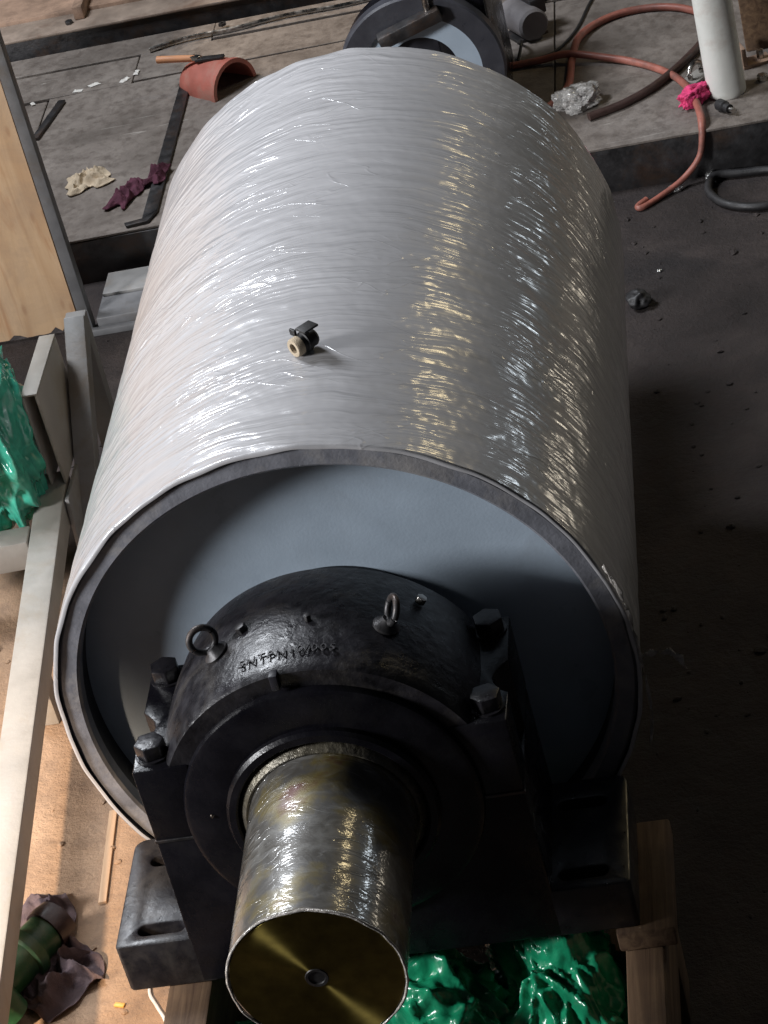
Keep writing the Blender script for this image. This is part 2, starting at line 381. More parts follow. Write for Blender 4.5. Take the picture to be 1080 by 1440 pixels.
def lump(rx, ry, rz, amp=.25, sc=3.0, seed=0, sub=5, crease=.0, flat=True, fold=.0):
    bm = bmesh.new(); bmesh.ops.create_icosphere(bm, subdivisions=sub, radius=1)
    off = Vector((seed * 7.3, seed * 3.1, seed * 1.7))
    for v in bm.verts:
        n = v.co.normalized()
        d = 1 + amp * noise.fractal(n * sc * .6 + off, 1.0, 2.0, 4)
        if crease: d += crease * (abs(noise.noise(n * sc * 2.2 + off)) + .5 * abs(noise.noise(n * sc * 5 + off)) - .35)
        if fold:                       # sharp fold lines as in a thin plastic bag
            q = Vector((n.x * 1.5, n.y * 1.5, n.z * 1.1)) + off; q += Vector((noise.noise(q * .8), noise.noise(q * .8 + Vector((5, 0, 0))), noise.noise(q * .8 + Vector((0, 5, 0))))) * .7
            d += fold * (max(0, 1 - abs(noise.noise(q)) * 3.2) ** 1.5 + .6 * max(0, 1 - abs(noise.noise(q * 2.3 + Vector((3, 1, 7)))) * 3.2) ** 1.5 + .12 * max(0, 1 - abs(noise.noise(q * 5.1)) * 3) - .45)
        v.co = Vector((n.x * rx, n.y * ry, n.z * rz)) * d
        if flat and v.co.z < -.72 * rz: v.co.z = -.72 * rz
    z = min(v.co.z for v in bm.verts)
    for v in bm.verts: v.co.z -= z
    return to_mesh(bm, smooth=180)
def rag(w_, d_, h, seed, nx=44, ny=44, thick=.003, sc=7.0, ragged=.18):
    """crumpled cloth lying on a surface: folded height field with a ragged outline and real thickness"""
    bm = bmesh.new(); V = []
    o = Vector((seed * 5.1, seed * 2.7, 0))
    for j in range(ny):
        row = []
        for i in range(nx):
            u, v = i / (nx - 1) * 2 - 1, j / (ny - 1) * 2 - 1
            a = math.atan2(v, u)
            k = 1 + ragged * 2 * noise.noise(Vector((math.cos(a) * 1.6, math.sin(a) * 1.6, seed * 3.3)))
            x, y = u * w_ / 2 * k, v * d_ / 2 * k
            q = Vector((x * sc, y * sc, 0)) + o
            wx = noise.noise(q * .7 + Vector((9, 0, 0))); q2 = q + Vector((wx, wx * .6, 0)) * 1.2
            f = 1 - abs(noise.noise(q2 * 1.2)) * 2.2
            z = max(0, f) * .8 + .35 * max(0, noise.noise(q2 * 3.1)) + .25 * noise.noise(q * 6)
            e = min(1, 2.4 * (1 - max(abs(u), abs(v))))
            row.append(bm.verts.new((x + .12 * w_ * noise.noise(q * 1.5 + Vector((0, 0, 4))), y + .12 * d_ * noise.noise(q * 1.5 + Vector((0, 0, 8))), max(0, z) * h * (.25 + .75 * e) + .001)))
        V.append(row)
    for j in range(ny - 1):
        for i in range(nx - 1): bm.faces.new((V[j][i], V[j][i + 1], V[j + 1][i + 1], V[j + 1][i]))
    bmesh.ops.recalc_face_normals(bm, faces=bm.faces[:])
    r = bmesh.ops.extrude_face_region(bm, geom=bm.faces[:])
    for g in r['geom']:
        if isinstance(g, bmesh.types.BMVert): g.co.z += thick
    return to_mesh(bm, smooth=60)

FLOOR = -.85; TOP = -.68

# ------------------------------------------------------------------ setting: floor and platform
gm = bmesh.new(); bmesh.ops.create_grid(gm, x_segments=2, y_segments=2, size=30)
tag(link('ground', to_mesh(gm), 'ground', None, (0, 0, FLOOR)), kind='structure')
plat = tag(link('platform', box(-6, 6, 3.61, 5.235, FLOOR - .02, TOP - .012, .003), 'dark_steel'), kind='structure')
def plate(x0, x1, y0, y1, dz=0, sk=0.0):
    me = prism([(x0, y0), (x1, y0 + sk), (x1, y1 + sk), (x0, y1)], 'z', TOP - .010, TOP + dz, .002, 1)
    return link('plate', me, 'plate', plat)
plate(-6, -1.625, 3.60, 4.795, .0004); plate(-1.62, -.30, 3.602, 4.815, 0, .03); plate(-.295, .30, 3.60, 4.84, .0008); plate(.305, 6, 3.598, 4.84, .0004)
plate(-6, -1.30, 4.803, 5.035, .003, .015); plate(-1.297, .5, 4.842, 5.075, .0005, .02); plate(.505, 6, 4.866, 5.09, 0)
plate(-6, -1.02, 5.058, 5.22, .001, .02); plate(-1.017, 1.1, 5.100, 5.232, .0035); plate(1.105, 6, 5.10, 5.23, 0)
# far beam beyond the slot
beam = tag(link('far_beam', box(-6, 6, 5.345, 5.36, FLOOR, -.648, .002), 'dark_steel'), kind='structure')
link('beam_flange', box(-6, 6, 5.335, 5.50, -.6475, -.635, .003), 'rusty_rail', beam)
for i in range(9): link('rusty_deck', box(-3.6 + .8 * i, -2.806 + .8 * i, 5.506, 8.5, FLOOR, -.63 + .004 * (i % 3), .004), 'rust', beam)
link('rail_bolt', hexbolt(.016, .014), 'dark_steel', beam, (-1.62, 5.40, -.635))
link('beam_rib', box(-1.60, -1.56, 5.42, 5.95, -.634, -.58, .004), 'rust', beam)
ledge = tag(link('step_ledge', box(-1.245, -.7, 3.26, 3.55, FLOOR, FLOOR + .05, .005), 'grey_angle'), kind='structure')
link('step_plate', box(-1.24, -.72, 3.40, 3.545, FLOOR + .0501, FLOOR + .062, .003), 'grey_mid', ledge)

# ------------------------------------------------------------------ the pulley drum
RD, LD = .588, 1.79
drum = empty('pulley_drum', (0, 0, 0), 'large conveyor pulley drum wrapped in shiny clear stretch film', 'pulley drum')
link('shell', lathe([(.588, .0305), (.588, LD), (.545, LD), (.545, .0305)], 160, True), 'black_inner', drum)
link('rim_bevel', lathe([(.5895, .006), (.583, .0005), (.551, -.002), (.545, .003), (.5435, .030), (.5885, .030)], 160, True), 'bevel_steel', drum)
link('end_disc', lathe([(0, .085), (.20, .085), (.5448, .085), (.5448, .13), (0, .13)], 160), 'blue_grey_paint', drum)
link('end_disc', lathe([(0, LD - .13), (.5448, LD - .13), (.5448, LD - .085), (0, LD - .085)], 96), 'blue_grey_paint', drum)
link('hub', lathe([(.25, .084), (.25, .06), (.24, .05), (.175, .05), (.175, .084)], 96, True), 'black_paint', drum)

def film_mesh():
    bm = bmesh.new(); lay = bm.loops.layers.uv.new('UVMap')
    n, k = 420, 300; rows = []
    ys = [-.006 + (LD + .012) * j / (k - 1) for j in range(k)]
    for j, y in enumerate(ys):
        row = []
        for i in range(n):
            a = -math.pi / 2 + 2 * math.pi * i / n
            c, s = math.cos(a), math.sin(a)
            yy = y
            d = noise.noise(Vector((c * 2.4, y * 17 + 1.2 * noise.noise(Vector((c * 2, s * 2, y * 3))), s * 2.4))) * .0020
            d += abs(noise.noise(Vector((c * 3, (y + .08 * a) * 30, s * 3)))) * .0016
            d += noise.noise(Vector((c * 1.3, y * 3, s * 1.3 + 5))) * .0022
            e = min(y + .006, LD + .006 - y)
            if e < .02:                       # loose, wavy edge
                d += .003 * noise.noise(Vector((c * 9, 3, s * 9))) * (1 - e / .02)
                yy += .004 * noise.noise(Vector((c * 6, 1 + (y > 1), s * 6))) * (1 - e / .02)
            r = .5975 + d
            row.append(bm.verts.new((r * c, yy, r * s)))
        rows.append(row)
    # the film turns in over the rim
    for lip, (dy, dr) in enumerate(((-.002, .004), (.001, .0085))):
        row = []
        for i in range(n):
            v = rows[0 if lip == 0 else 0][i].co if lip == 0 else base[i].co
            a = math.atan2(v.z, v.x); r = math.hypot(v.x, v.z) - (.0045 if lip == 0 else .0045)
            row.append(bm.verts.new((r * math.cos(a), v.y + (-.0025 if lip == 0 else .001), r * math.sin(a))))
        base = row; rows.insert(0, row)
    ys = [ys[0] - .008, ys[0] - .004] + ys
    for j in range(len(rows) - 1):
        for i in range(n):
            q = (i + 1) % n
            f = bm.faces.new((rows[j][i], rows[j][q], rows[j + 1][q], rows[j + 1][i])); f.smooth = True
            for l, (uu, vv) in zip(f.loops, ((i, ys[j]), (i + 1, ys[j]), (i + 1, ys[j + 1]), (i, ys[j + 1]))):
                l[lay].uv = (uu / n * 2 * math.pi * .6, vv)
    return to_mesh(bm, smooth=180)
tag(link('film_wrap', film_mesh(), 'film', drum), 'clear crinkled stretch film wrapped round the drum')
# loose folds and strands of film at the lower right of the wrap
def strip(pts, width, m, parent, name, seed):
    bm = bmesh.new(); prev = None
    P = [Vector(p) for p in pts]
    fine = []
    for a, b in zip(P, P[1:]):
        for t in range(8): fine.append(a.lerp(b, t / 8))
    fine.append(P[-1])
    for i, p in enumerate(fine):
        wv = width * (.6 + .8 * abs(noise.noise(Vector((i * .31, seed, 0)))))
        cr = [bm.verts.new(p + Vector((wv * (k - 2) * .25 * math.cos(i * .35 + seed), .004 * noise.noise(Vector((i * .5, k, seed))), wv * (k - 2) * .25 * math.sin(i * .35 + seed) + .006 * noise.noise(Vector((k * .8, i * .6, seed)))))) for k in range(5)]
        if prev:
            for k in range(4): bm.faces.new((prev[k], prev[k + 1], cr[k + 1], cr[k]))
        prev = cr
    r = bmesh.ops.extrude_face_region(bm, geom=bm.faces[:])
    for g in r['geom']:
        if isinstance(g, bmesh.types.BMVert): g.co.y -= .0015
    return link(name, to_mesh(bm, smooth=180), m, parent)
strip([(.565, -.006, .215), (.588, -.012, .15), (.598, -.008, .08), (.598, -.002, .02)], .014, 'film_strand', drum, 'film_fold', 1)
strip([(.598, -.004, .03), (.602, -.01, -.06), (.60, -.012, -.16), (.585, -.006, -.24)], .010, 'film_strand', drum, 'film_fold', 2)
strip([(.600, .0, -.02), (.635, .0, -.015), (.67, -.005, -.022), (.685, -.006, -.06)], .022, 'film_strand', drum, 'film_fold', 3)

# shaft
sh = link('shaft', lathe([(0, -.826), (.019, -.826), (.1575, -.826), (.161, -.823), (.161, -.392), (.176, -.385), (.18, -.375), (.18, LD + .40), (.161, LD + .41), (.161, LD + .80), (0, LD + .80)], 128), 'shaft_film', drum)
link('shaft_face', lathe([(.018, -.8262), (.018, -.8285), (.1555, -.8285), (.157, -.8262)], 128, True), 'turned_face', sh)
link('centre_hole', lathe([(0, -.8270), (.0145, -.8270), (.0155, -.8300), (.0205, -.8306), (.0215, -.8285), (.0175, -.8268)], 40), 'dark_steel', sh)
link('gold_band', lathe([(.1665, -.402), (.1755, -.390), (.1815, -.378), (.1815, -.36), (.162, -.36), (.162, -.40)], 128, True), 'gold_film', sh)
def film_edge(y, r, seed):
    bm = bmesh.new(); n = 160; rings = []
    for k, (dy, dr) in enumerate(((0, 0), (-.006, .0022), (-.0085, -.001), (-.006, -.0035))):
        rings.append([bm.verts.new(((r + dr + .0015 * noise.noise(Vector((math.cos(a) * 7, math.sin(a) * 7, seed)))) * math.cos(a), y + dy + .004 * noise.noise(Vector((math.cos(a) * 5, math.sin(a) * 5, seed + 3))), (r + dr) * math.sin(a))) for a in [2 * math.pi * i / n for i in range(n)]])
    for A, B in zip(rings, rings[1:] + rings[:1]):
        for i in range(n): bm.faces.new((A[i], A[(i + 1) % n], B[(i + 1) % n], B[i]))
    return to_mesh(bm, smooth=180)
link('film_edge', film_edge(-.823, .1612, 1), 'film_strand', sh)

# ------------------------------------------------------------------ bearing housing
hous = empty('bearing_housing', (0, -.195, -.41), 'black split bearing housing with two eyebolts carrying the thick shaft', 'bearing housing')
OFF = Vector((0, .195, .41))
def hp(name, me, m, parent=None, loc=(0, 0, 0), rot=(0, 0, 0)):
    if parent is None: return link(name, me, m, hous, Vector(loc) + OFF, rot)
    return link(name, me, m, parent, loc, rot)
YF, YB = -.360, -.030
# base: body with raised shoulders and feet with slots, cut as a plate with holes
def foot_mesh(sx):
    bm = bmesh.new()
    def stad(cx, cy, hx, r, n=10):
        P = []
        for i in range(n + 1): a = -math.pi / 2 + math.pi * i / n; P.append((cx + hx + r * math.cos(a), cy + r * math.sin(a)))
        for i in range(n + 1): a = math.pi / 2 + math.pi * i / n; P.append((cx - hx + r * math.cos(a), cy + r * math.sin(a)))
        return P
    z0, z1 = -.410, -.290
    rc = .028; out = []
    for cx, cy, a0 in ((.525 - rc, YF + .012, -90), (.525 - rc, YB - rc, 0)):
        rr = rc if a0 == 0 else .012
        cx = .525 - rr
        for i in range(7): a = R(a0 + 90 * i / 6); out.append((cx + rr * math.cos(a), cy + rr * math.sin(a)))
    out = [(.34, YF)] + out + [(.34, YB)]
    loops = [out, stad(.432, -.315, .034, .0155), stad(.432, -.105, .034, .0155)]
    edges = []; rims = []
    for lp in loops:
        vs = [bm.verts.new((sx * x, y, z1)) for x, y in lp]; rims.append(vs)
        for a, b in zip(vs, vs[1:] + vs[:1]): edges.append(bm.edges.new((a, b)))
    bmesh.ops.triangle_fill(bm, edges=edges, use_beauty=True)
    top = bm.faces[:]
    r = bmesh.ops.extrude_face_region(bm, geom=top)
    for g in r['geom']:
        if isinstance(g, bmesh.types.BMVert): g.co.z = z0
    bmesh.ops.recalc_face_normals(bm, faces=bm.faces[:])
    es = [e for e in bm.edges if len(e.link_faces) == 2 and e.calc_face_angle(0) > R(50) and abs(e.verts[0].co.z - e.verts[1].co.z) < 1e-5]
    bmesh.ops.bevel(bm, geom=es, offset=.005, segments=2, affect='EDGES', profile=.5)
    return to_mesh(bm, smooth=32)
base = hp('base', prism([(-.372, -.408), (.372, -.408), (.3655, -.030), (-.3655, -.030)], 'y', YF - .0005, YB - .0015, .006), 'black_paint')
for s in (-1, 1):
    f_ = hp('foot', foot_mesh(s), 'foot_paint')
# cap: the round body plus bolt lugs
prof = [(.300, YF + .004), (.326, YF + .004), (.331, YF + .012), (.335, -.33), (.343, -.27), (.346, -.20), (.343, -.12), (.335, -.055), (.331, -.036), (.324, YB), (.300, YB)]
def half_lathe(profile, n=72, a0=0.0, a1=math.pi):
    bm = bmesh.new(); rings = []
    for r, y in profile: rings.append([bm.verts.new((r * math.cos(a0 + (a1 - a0) * i / n), y, r * math.sin(a0 + (a1 - a0) * i / n))) for i in range(n + 1)])
    m = len(rings)
    for k in range(m):
        A, B = rings[k], rings[(k + 1) % m]
        for i in range(n): bm.faces.new((A[i], A[i + 1], B[i + 1], B[i]))
    bm.faces.new([r[0] for r in rings]); bm.faces.new([r[-1] for r in rings][::-1])
    return to_mesh(bm, smooth=32)
cap = hp('cap', half_lathe([(.19, YF + .006)] + prof[1:-1] + [(.19, YB)]), 'black_dusty')
lugm = {}
for s in (-1, 1):
    # bolt lug with a scalloped pocket between its two bolts
    poly = [(.255, YF), (.366, YF), (.366, -.275)]
    for i in range(9): a = math.pi * i / 8; poly.append((.366 - .030 * math.sin(a), -.275 + (.10) * (i / 8)))
    poly += [(.366, -.115), (.366, YB), (.255, YB)]
    poly = [(s * x, y) for x, y in poly]
    hp('bolt_lug', prism(poly, 'z', -.0285, .147, .004), 'black_paint')
bolt_me = hexbolt(.031, .030); wash_me = lathe([(0, 0), (.034, 0), (.034, .005), (0, .005)], 32)
bolt_me.materials.append(M['black_dusty']); wash_me.materials.append(M['black_dusty'])
for s in (-1, 1):
    for y, a in ((-.312, .3), (-.072, .75)):
        b_ = hp('bolt', bolt_me, None, None, (s * .329, y, .152), (0, 0, a))
        hp('washer', wash_me, None, b_, (0, 0, -.005), (R(90), 0, 0))
# front cover ring, seal ring
hp('cover_ring', lathe([(.20, YF + .004), (.20, -.3745), (.278, -.3745), (.288, -.370), (.291, -.363), (.291, YF + .004)], 128, True), 'black_paint')
hp('seal_ring', lathe([(.183, -.362), (.183, -.392), (.187, -.396), (.200, -.394), (.206, -.386), (.206, -.362)], 128, True), 'black_paint')
hp('rear_seal_ring', lathe([(.183, YB), (.183, -.002), (.206, -.002), (.21, -.012), (.21, YB)], 96, True), 'black_paint')
# split line lip with scraped paint, small plugs
hp('split_lip', prism([(-.3675, -.0335), (.3675, -.0335), (.3675, -.0265), (-.3675, -.0265)], 'y', YF - .0022, YF + .004, .001, 1), 'dark_steel')
for x, z in ((-.235, .028), (-.185, .030)): hp('rivet', lathe([(0, -.3785), (.003, -.378), (.0045, -.374), (0, -.374)], 12), 'bright_steel', None, (x, 0, z))
# eyebolts
def on_cap(x, r=.345): return math.sqrt(max(0, r * r - x * x))
eye_ring = tube([(.0255 * math.cos(a), 0, .0255 * math.sin(a)) for a in [2 * math.pi * i / 16 for i in range(16)]], .0068, 12, 4, closed=True)
eye_ring.materials.append(M['dark_steel'])
eye_base = lathe([(0, -.006), (.026, -.006), (.027, .004), (.017, .012), (.012, .02), (0, .02)], 32); eye_base.materials.append(M['dark_steel'])
for x, nrm_ in ((-.170, Vector((.35, -.9, .2))), (.163, Vector((.95, .22, 0)))):
    z = on_cap(x); n = Vector((x, 0, z)).normalized()
    q = n.to_track_quat('Z', 'Y').to_euler()
    e = link('eyebolt', eye_base, None, hous, Vector((x, -.225, z)) + OFF)
    e.rotation_euler = n.to_track_quat('Y', 'Z').to_euler()
    nn = (nrm_ - n * nrm_.dot(n)).normalized()                 # ring normal, square to the stem
    side = n.cross(nn)
    wm = Matrix((side, nn, n)).transposed()                     # ring lies in its local XZ plane
    k = link('eye_ring', eye_ring, None, e, (0, .041, 0))
    k.rotation_euler = (e.rotation_euler.to_matrix().inverted() @ wm).to_euler()
for x, y, rr in ((-.115, -.20, .012), (.215, -.115, .011), (.02, -.225, .007)):
    z = on_cap(x); n = Vector((x, 0, z)).normalized()
    g = link('grease_plug', hexbolt(rr, .014), 'dark_steel' if x < .2 else 'bright_steel', hous, Vector((x, y, z)) + OFF - n * -.0); g.rotation_euler = n.to_track_quat('Z', 'Y').to_euler()
# marks cast on the lip of the cap
link('lip_notch', box(-.008, .008, -.372, -.350, .300, .334, .002), 'black_inner', hous, Vector((-.04, 0, .0)) + OFF)
# raised cast lettering round the front of the cap
def cast_text(txt, size, a_mid, y, r, depth):
    cu = bpy.data.curves.new('t', 'FONT'); cu.body = txt; cu.size = size; cu.extrude = depth; cu.align_x = 'CENTER'; cu.space_character = 1.25
    to = bpy.data.objects.new('t', cu); COL.objects.link(to)
    bpy.context.view_layer.update()
    me = bpy.data.meshes.new_from_object(to.evaluated_get(bpy.context.evaluated_depsgraph_get()))
    bpy.data.objects.remove(to)
    for v in me.vertices:
        x, yy, z = v.co; a = a_mid - x / r; rr = r + z
        v.co = (rr * math.cos(a), y + yy, rr * math.sin(a))
    return me
tag(hp('cast_lettering', cast_text('SNTPN10/005', .027, R(93.0), -.318, .3432, .0016), 'lettering'), 'raised cast lettering on the cap of the housing')

# ------------------------------------------------------------------ pipe fitting standing on the drum
fit = empty('pipe_fitting', (.034, .345, .5985), 'small black threaded pipe fitting with pale hollow end standing on the film', 'pipe fitting')
fit.scale = (.84, .84, .84)
ax = Vector((-.62, -.60, .0)).normalized()
def fy(name, me, m, loc, d=ax):
    o = link(name, me, m, fit, loc); o.rotation_euler = (-d).to_track_quat('Y', 'Z').to_euler(); return o
fy('socket', lathe([(.013, -.034), (.022, -.034), (.024, -.030), (.024, -.014), (.013, -.014)], 40, True), 'beige_cloth', (0, 0, .026))
fy('bore', lathe([(0, -.026), (.0132, -.026), (.0132, -.012), (0, -.012)], 24), 'bright_steel', (0, 0, .026))
fy('body', lathe([(0, -.014), (.023, -.014), (.023, -.002), (.0265, 0), (.0265, .010), (.022, .012), (.022, .028), (.018, .034), (0, .034)], 40), 'black_rubber', (0, 0, .026))
fy('lever', box(-.008, .030, -.010, .034, .036, .042, .002), 'black_rubber', (0, 0, .026))
fy('lever_post', box(-.009, .009, .0, .016, .018, .037, .002), 'black_rubber', (0, 0, .026))
fy('tab', box(-.034, -.012, -.012, -.004, .016, .034, .003), 'black_rubber', (0, 0, .026))

# ------------------------------------------------------------------ timbers and bags under the housing
def timber(x0, x1, y0, y1, z0, z1, label, group=None, m='timber'):
    o = link('timber', box(x0, x1, y0, y1, z0, z1, .006), m); tag(o, label, 'timber', group); return o
timber(.475, .592, -.372, -.045, -.462, -.4115, 'short upper timber block under the right end of the housing')
timber(.485, .565, -1.05, -.06, -.66, -.4635, 'long timber beneath the short block, grain showing at its front')
timber(.42, .563, -.62, -.45, FLOOR, -.6615, 'low cross timber on the floor under the long timber')
timber(.42, .563, -.20, -.07, FLOOR, -.6615, 'low cross timber on the floor under the housing rear edge')
timber(-.445, -.352, -.56, .02, -.62, -.4115, 'weathered timber under the left foot of the housing')
timber(-.50, -.31, -.40, -.2, FLOOR, -.6215, 'floor timber packing below the left foot of the housing')
def bag(loc, r, seed, label, rz=0, group=None, m='green_bag'):
    o = link('green_bag', lump(*r, amp=.26, sc=1.7, seed=seed, sub=6, fold=.16), m, None, loc, (0, 0, rz)); return tag(o, label, 'bag', group)
bag((.33, -.27, FLOOR), (.15, .20, .235), 1, 'green plastic bag lying next to the long timber', .3)
bag((.06, -.32, FLOOR), (.15, .2, .22), 2, 'green plastic bag beneath the shaft, between its two neighbours', 1.1)
bag((-.225, -.37, FLOOR), (.10, .17, .22), 3, 'bright green plastic bag beside the timber under the left foot', 2.0)
tag(link('rag', rag(.16, .2, .06, 31), 'mauve_cloth', None, (.44, -.30, FLOOR + .02)), 'dark rag crumpled on the floor near the long timber', 'rag')

# ------------------------------------------------------------------ left: painted steel trestle with bag, plywood board and post
tr = empty('steel_trestle', (-1.05, 1.0, FLOOR), 'pale grey welded steel trestle standing along the lit floor', 'trestle')
TO = Vector((1.05, -1.0, -FLOOR))
def tp(name, me, m='grey_frame'): return link(name, me, m, tr, TO)
def slant_box(a, b, wx, wz, bev=.003):
    """box section from a to b with given width and height, top centre line through a and b"""
    a, b = Vector(a), Vector(b); t = (b - a).normalized(); s = t.cross(Vector((0, 0, 1)))
    if s.length < .1: s = Vector((1, 0, 0))
    s.normalize(); u = s.cross(t).normalized()
    bm = bmesh.new(); V = []
    for p in (a, b): V.append([bm.verts.new(p + s * wx / 2 * i + u * (0 if k else -wz)) for i, k in ((-1, 1), (1, 1), (1, 0), (-1, 0))])
    A, B = V; bm.faces.new(A[::-1]); bm.faces.new(B)
    for i in range(4): bm.faces.new((A[i], A[(i + 1) % 4], B[(i + 1) % 4], B[i]))
    bmesh.ops.recalc_face_normals(bm, faces=bm.faces[:])
    bmesh.ops.bevel(bm, geom=bm.edges[:], offset=bev, segments=2, affect='EDGES', profile=.5)
    return to_mesh(bm, smooth=32)
tp('long_beam', slant_box((-.935, -.35, -.60), (-1.132, 2.02, -.60), .086, .08, .006))
tp('cross_beam', slant_box((-1.155, 1.72, -.6015), (-1.75, 1.69, -.6015), .085, .09, .006))
tp('cross_beam', slant_box((-1.0, -.30, -.602), (-1.7, -.33, -.602), .085, .09, .006))
for x, y in ((-1.085, 1.2), (-.945, -.25), (-1.6, 1.70)): tp('leg', box(x - .035, x + .035, y - .035, y + .035, FLOOR, -.683, .004))
# open box bracket on the beam end
tp('bracket_top', box(-1.125, -1.078, 1.948, 2.275, -.306, -.300, .001))
tp('bracket_web', box(-1.086, -1.078, 1.948, 2.275, -.599, -.307, .001))
tp('bracket_side', box(-1.125, -1.119, 1.948, 2.275, -.599, -.307, .001), 'grey_frame')
tp('bracket_back', box(-1.118, -1.087, 2.262, 2.272, -.599, -.307, .001))
tp('brace', slant_box((-1.035, 2.36, -.30), (-1.045, 1.85, -.78), .062, .05, .004), 'grey_mid')  # darker grey than the frame, its shade put into the colour
tp('leg', slant_box((-1.035, 2.40, -.305), (-1.06, 2.44, FLOOR), .062, .05, .004), 'grey_mid')
tp('gusset', prism([(1.80, -.84), (2.10, -.84), (2.05, -.60), (1.86, -.60)], 'x', -1.072, -1.060, .002), 'grey_mid')
tp('foot_plate', box(-1.12, -1.0, 1.72, 2.10, FLOOR, FLOOR + .012, .003))
bag((-1.275, 2.02, -.68), (.125, .30, .325), 5, 'big teal green plastic bag leaning on the trestle bracket', .2, None, 'teal_bag')
tag(link('rag', rag(.10, .10, .05, 12, 26, 26), 'pink_cloth', None, (-1.215, 1.86, -.345), (R(55), 0, .3)), 'pink rag tucked in the mouth of the teal bag', 'rag')
# plywood sheet and the angle post at its edge
def ply_mesh():
    pts = [(-2.7, -.845), (-1.62, -.842)]
    xs = [-1.60 + .29 * i / 14 for i in range(15)]
    for i, x in enumerate(xs): pts.append((x, -.84 + .05 * max(0, noise.noise(Vector((i * .45, 2, 0)))) + (.03 if x > -1.36 else 0)))
    pts += [(-1.305, 1.4), (-2.7, 1.4)]
    return prism(pts, 'y', 3.285, 3.303, .001, 1)
tag(link('plywood_board', ply_mesh(), 'plywood'), 'tall warm plywood sheet standing upright beside the grey post', 'board')
post = empty('angle_post', (-1.28, 3.28, FLOOR), 'thin dark grey steel angle post at the plywood edge', 'post')
link('flange', box(-.022, .014, -.010, -.004, 0.006, 2.25, .001), 'grey_angle', post)
link('web', box(.008, .014, -.0035, .035, 0.006, 2.25, .001), 'grey_angle', post)
link('foot_bar', box(-.04, .36, -.012, .012, .0, .022, .002), 'grey_angle', post, (0, -.036, .0))

# ------------------------------------------------------------------ floor clutter at left
tag(link('lath', box(-.010, .010, -.17, .17, 0, .008, .001), 'lath', None, (-.835, .60, FLOOR), (0, 0, .06)), 'thin pale wooden lath lying on the lit floor beside the drum', 'lath')
tag(link('rag', rag(.20, .36, .075, 3, 60, 60, sc=9), 'mauve_cloth', None, (-.94, .27, FLOOR), (0, 0, .45)), 'crumpled mauve grey rag on the floor against the green pipe fitting', 'rag')
gf = empty('green_pipe', (-1.035, .10, FLOOR), 'green painted iron pipe with flanged collars lying beside the mauve rag', 'pipe', rz=-.55)
link('barrel', lathe([(0, -.20), (.05, -.20), (.055, -.19), (.055, .12), (.065, .125), (.065, .15), (.05, .152), (.05, .21), (0, .21)], 40), 'green_paint', gf, (0, 0, .066))
link('collar', lathe([(.052, -.05), (.068, -.05), (.07, -.045), (.07, -.02), (.068, -.015), (.052, -.015)], 40, True), 'green_paint', gf, (0, 0, .066))
link('cap', lathe([(0, .211), (.056, .211), (.058, .23), (.054, .26), (0, .262)], 40), 'maroon_paint', gf, (0, 0, .066))
br = link('branch', lathe([(0, -.03), (.042, -.03), (.046, -.025), (.046, .05), (.03, .052), (.03, .03), (0, .03)], 36), 'green_paint', gf, (.06, -.02, .085), (R(-70), 0, R(-60)))
link('lug', prism([(.04, -.19), (.12, -.20), (.135, -.165), (.10, -.13), (.04, -.11)], 'z', .02, .045, .004), 'green_paint', gf)
gp = empty('maroon_pipe', (-1.16, .08, FLOOR), 'dark maroon flanged pipe lying beyond the green pipe', 'pipe', rz=-.5)
link('barrel', lathe([(0, -.25), (.045, -.25), (.045, .17), (.06, .172), (.06, .195), (0, .195)], 36), 'maroon_paint', gp, (0, 0, .061))
link('collar', lathe([(.04, -.06), (.060, -.06), (.060, -.03), (.04, -.03)], 36, True), 'maroon_paint', gp, (0, 0, .061))
tag(link('chip', box(-.013, .013, -.006, .006, 0, .006, .002), 'yellow_chip', None, (-.733, .075, FLOOR), (0, 0, -.3)), 'tiny bright yellow chip on the floor', 'chip')
tag(link('cord', tube([(-.668, .16, FLOOR + .004), (-.665, .10, FLOOR + .004), (-.640, .05, FLOOR + .004), (-.612, -.01, FLOOR + .004), (-.60, -.12, FLOOR + .004)], .004, 8, 6), 'white_scrap'), 'thin white cord on the floor under the housing foot', 'cord')

# ------------------------------------------------------------------ things on the platform, left
rc = empty('red_cover', (-.955, 4.66, TOP), 'red half round metal cover with an orange handle on the platform', 'cover', rz=R(-38))
def arch(r0, r1, x0, x1, n=28, bulge=.0):
    bm = bmesh.new(); rings = []
    xs = [x0 + (x1 - x0) * i / 10 for i in range(11)]
    for side, r in ((0, r1), (1, r0)):
        for x in (xs if side == 0 else xs[::-1]):
            t = (x - x0) / (x1 - x0); rr = r * (1 - bulge * (1 - t) ** 3)
            rings.append([bm.verts.new((x, -rr * math.cos(math.pi * i / n), rr * math.sin(math.pi * i / n))) for i in range(n + 1)])
    m = len(rings)
    for k in range(m):
        A, B = rings[k], rings[(k + 1) % m]
        for i in range(n): bm.faces.new((A[i], A[i + 1], B[i + 1], B[i]))
    bm.faces.new([r[0] for r in rings]); bm.faces.new([r[-1] for r in rings][::-1])
    return to_mesh(bm, smooth=40)
link('shell', arch(.098, .106, -.12, .085, bulge=.32), 'red_paint', rc)
link('rim', arch(.096, .112, .0855, .103), 'red_paint', rc)
link('end_wall', prism([(-.071 * math.cos(math.pi * i / 24), .071 * math.sin(math.pi * i / 24)) for i in range(25)], 'x', -.121, -.115, .001), 'red_paint', rc)
link('handle', tube([(-.03, -.01, .110), (-.10, -.045, .116), (-.185, -.085, .120)], [.012, .013, .014], 12, 4), 'orange_wood', rc)
link('clip', box(-.05, .06, -.018, .012, .104, .116, .003), 'dark_steel', rc, (0, 0, 0), (0, 0, .5))
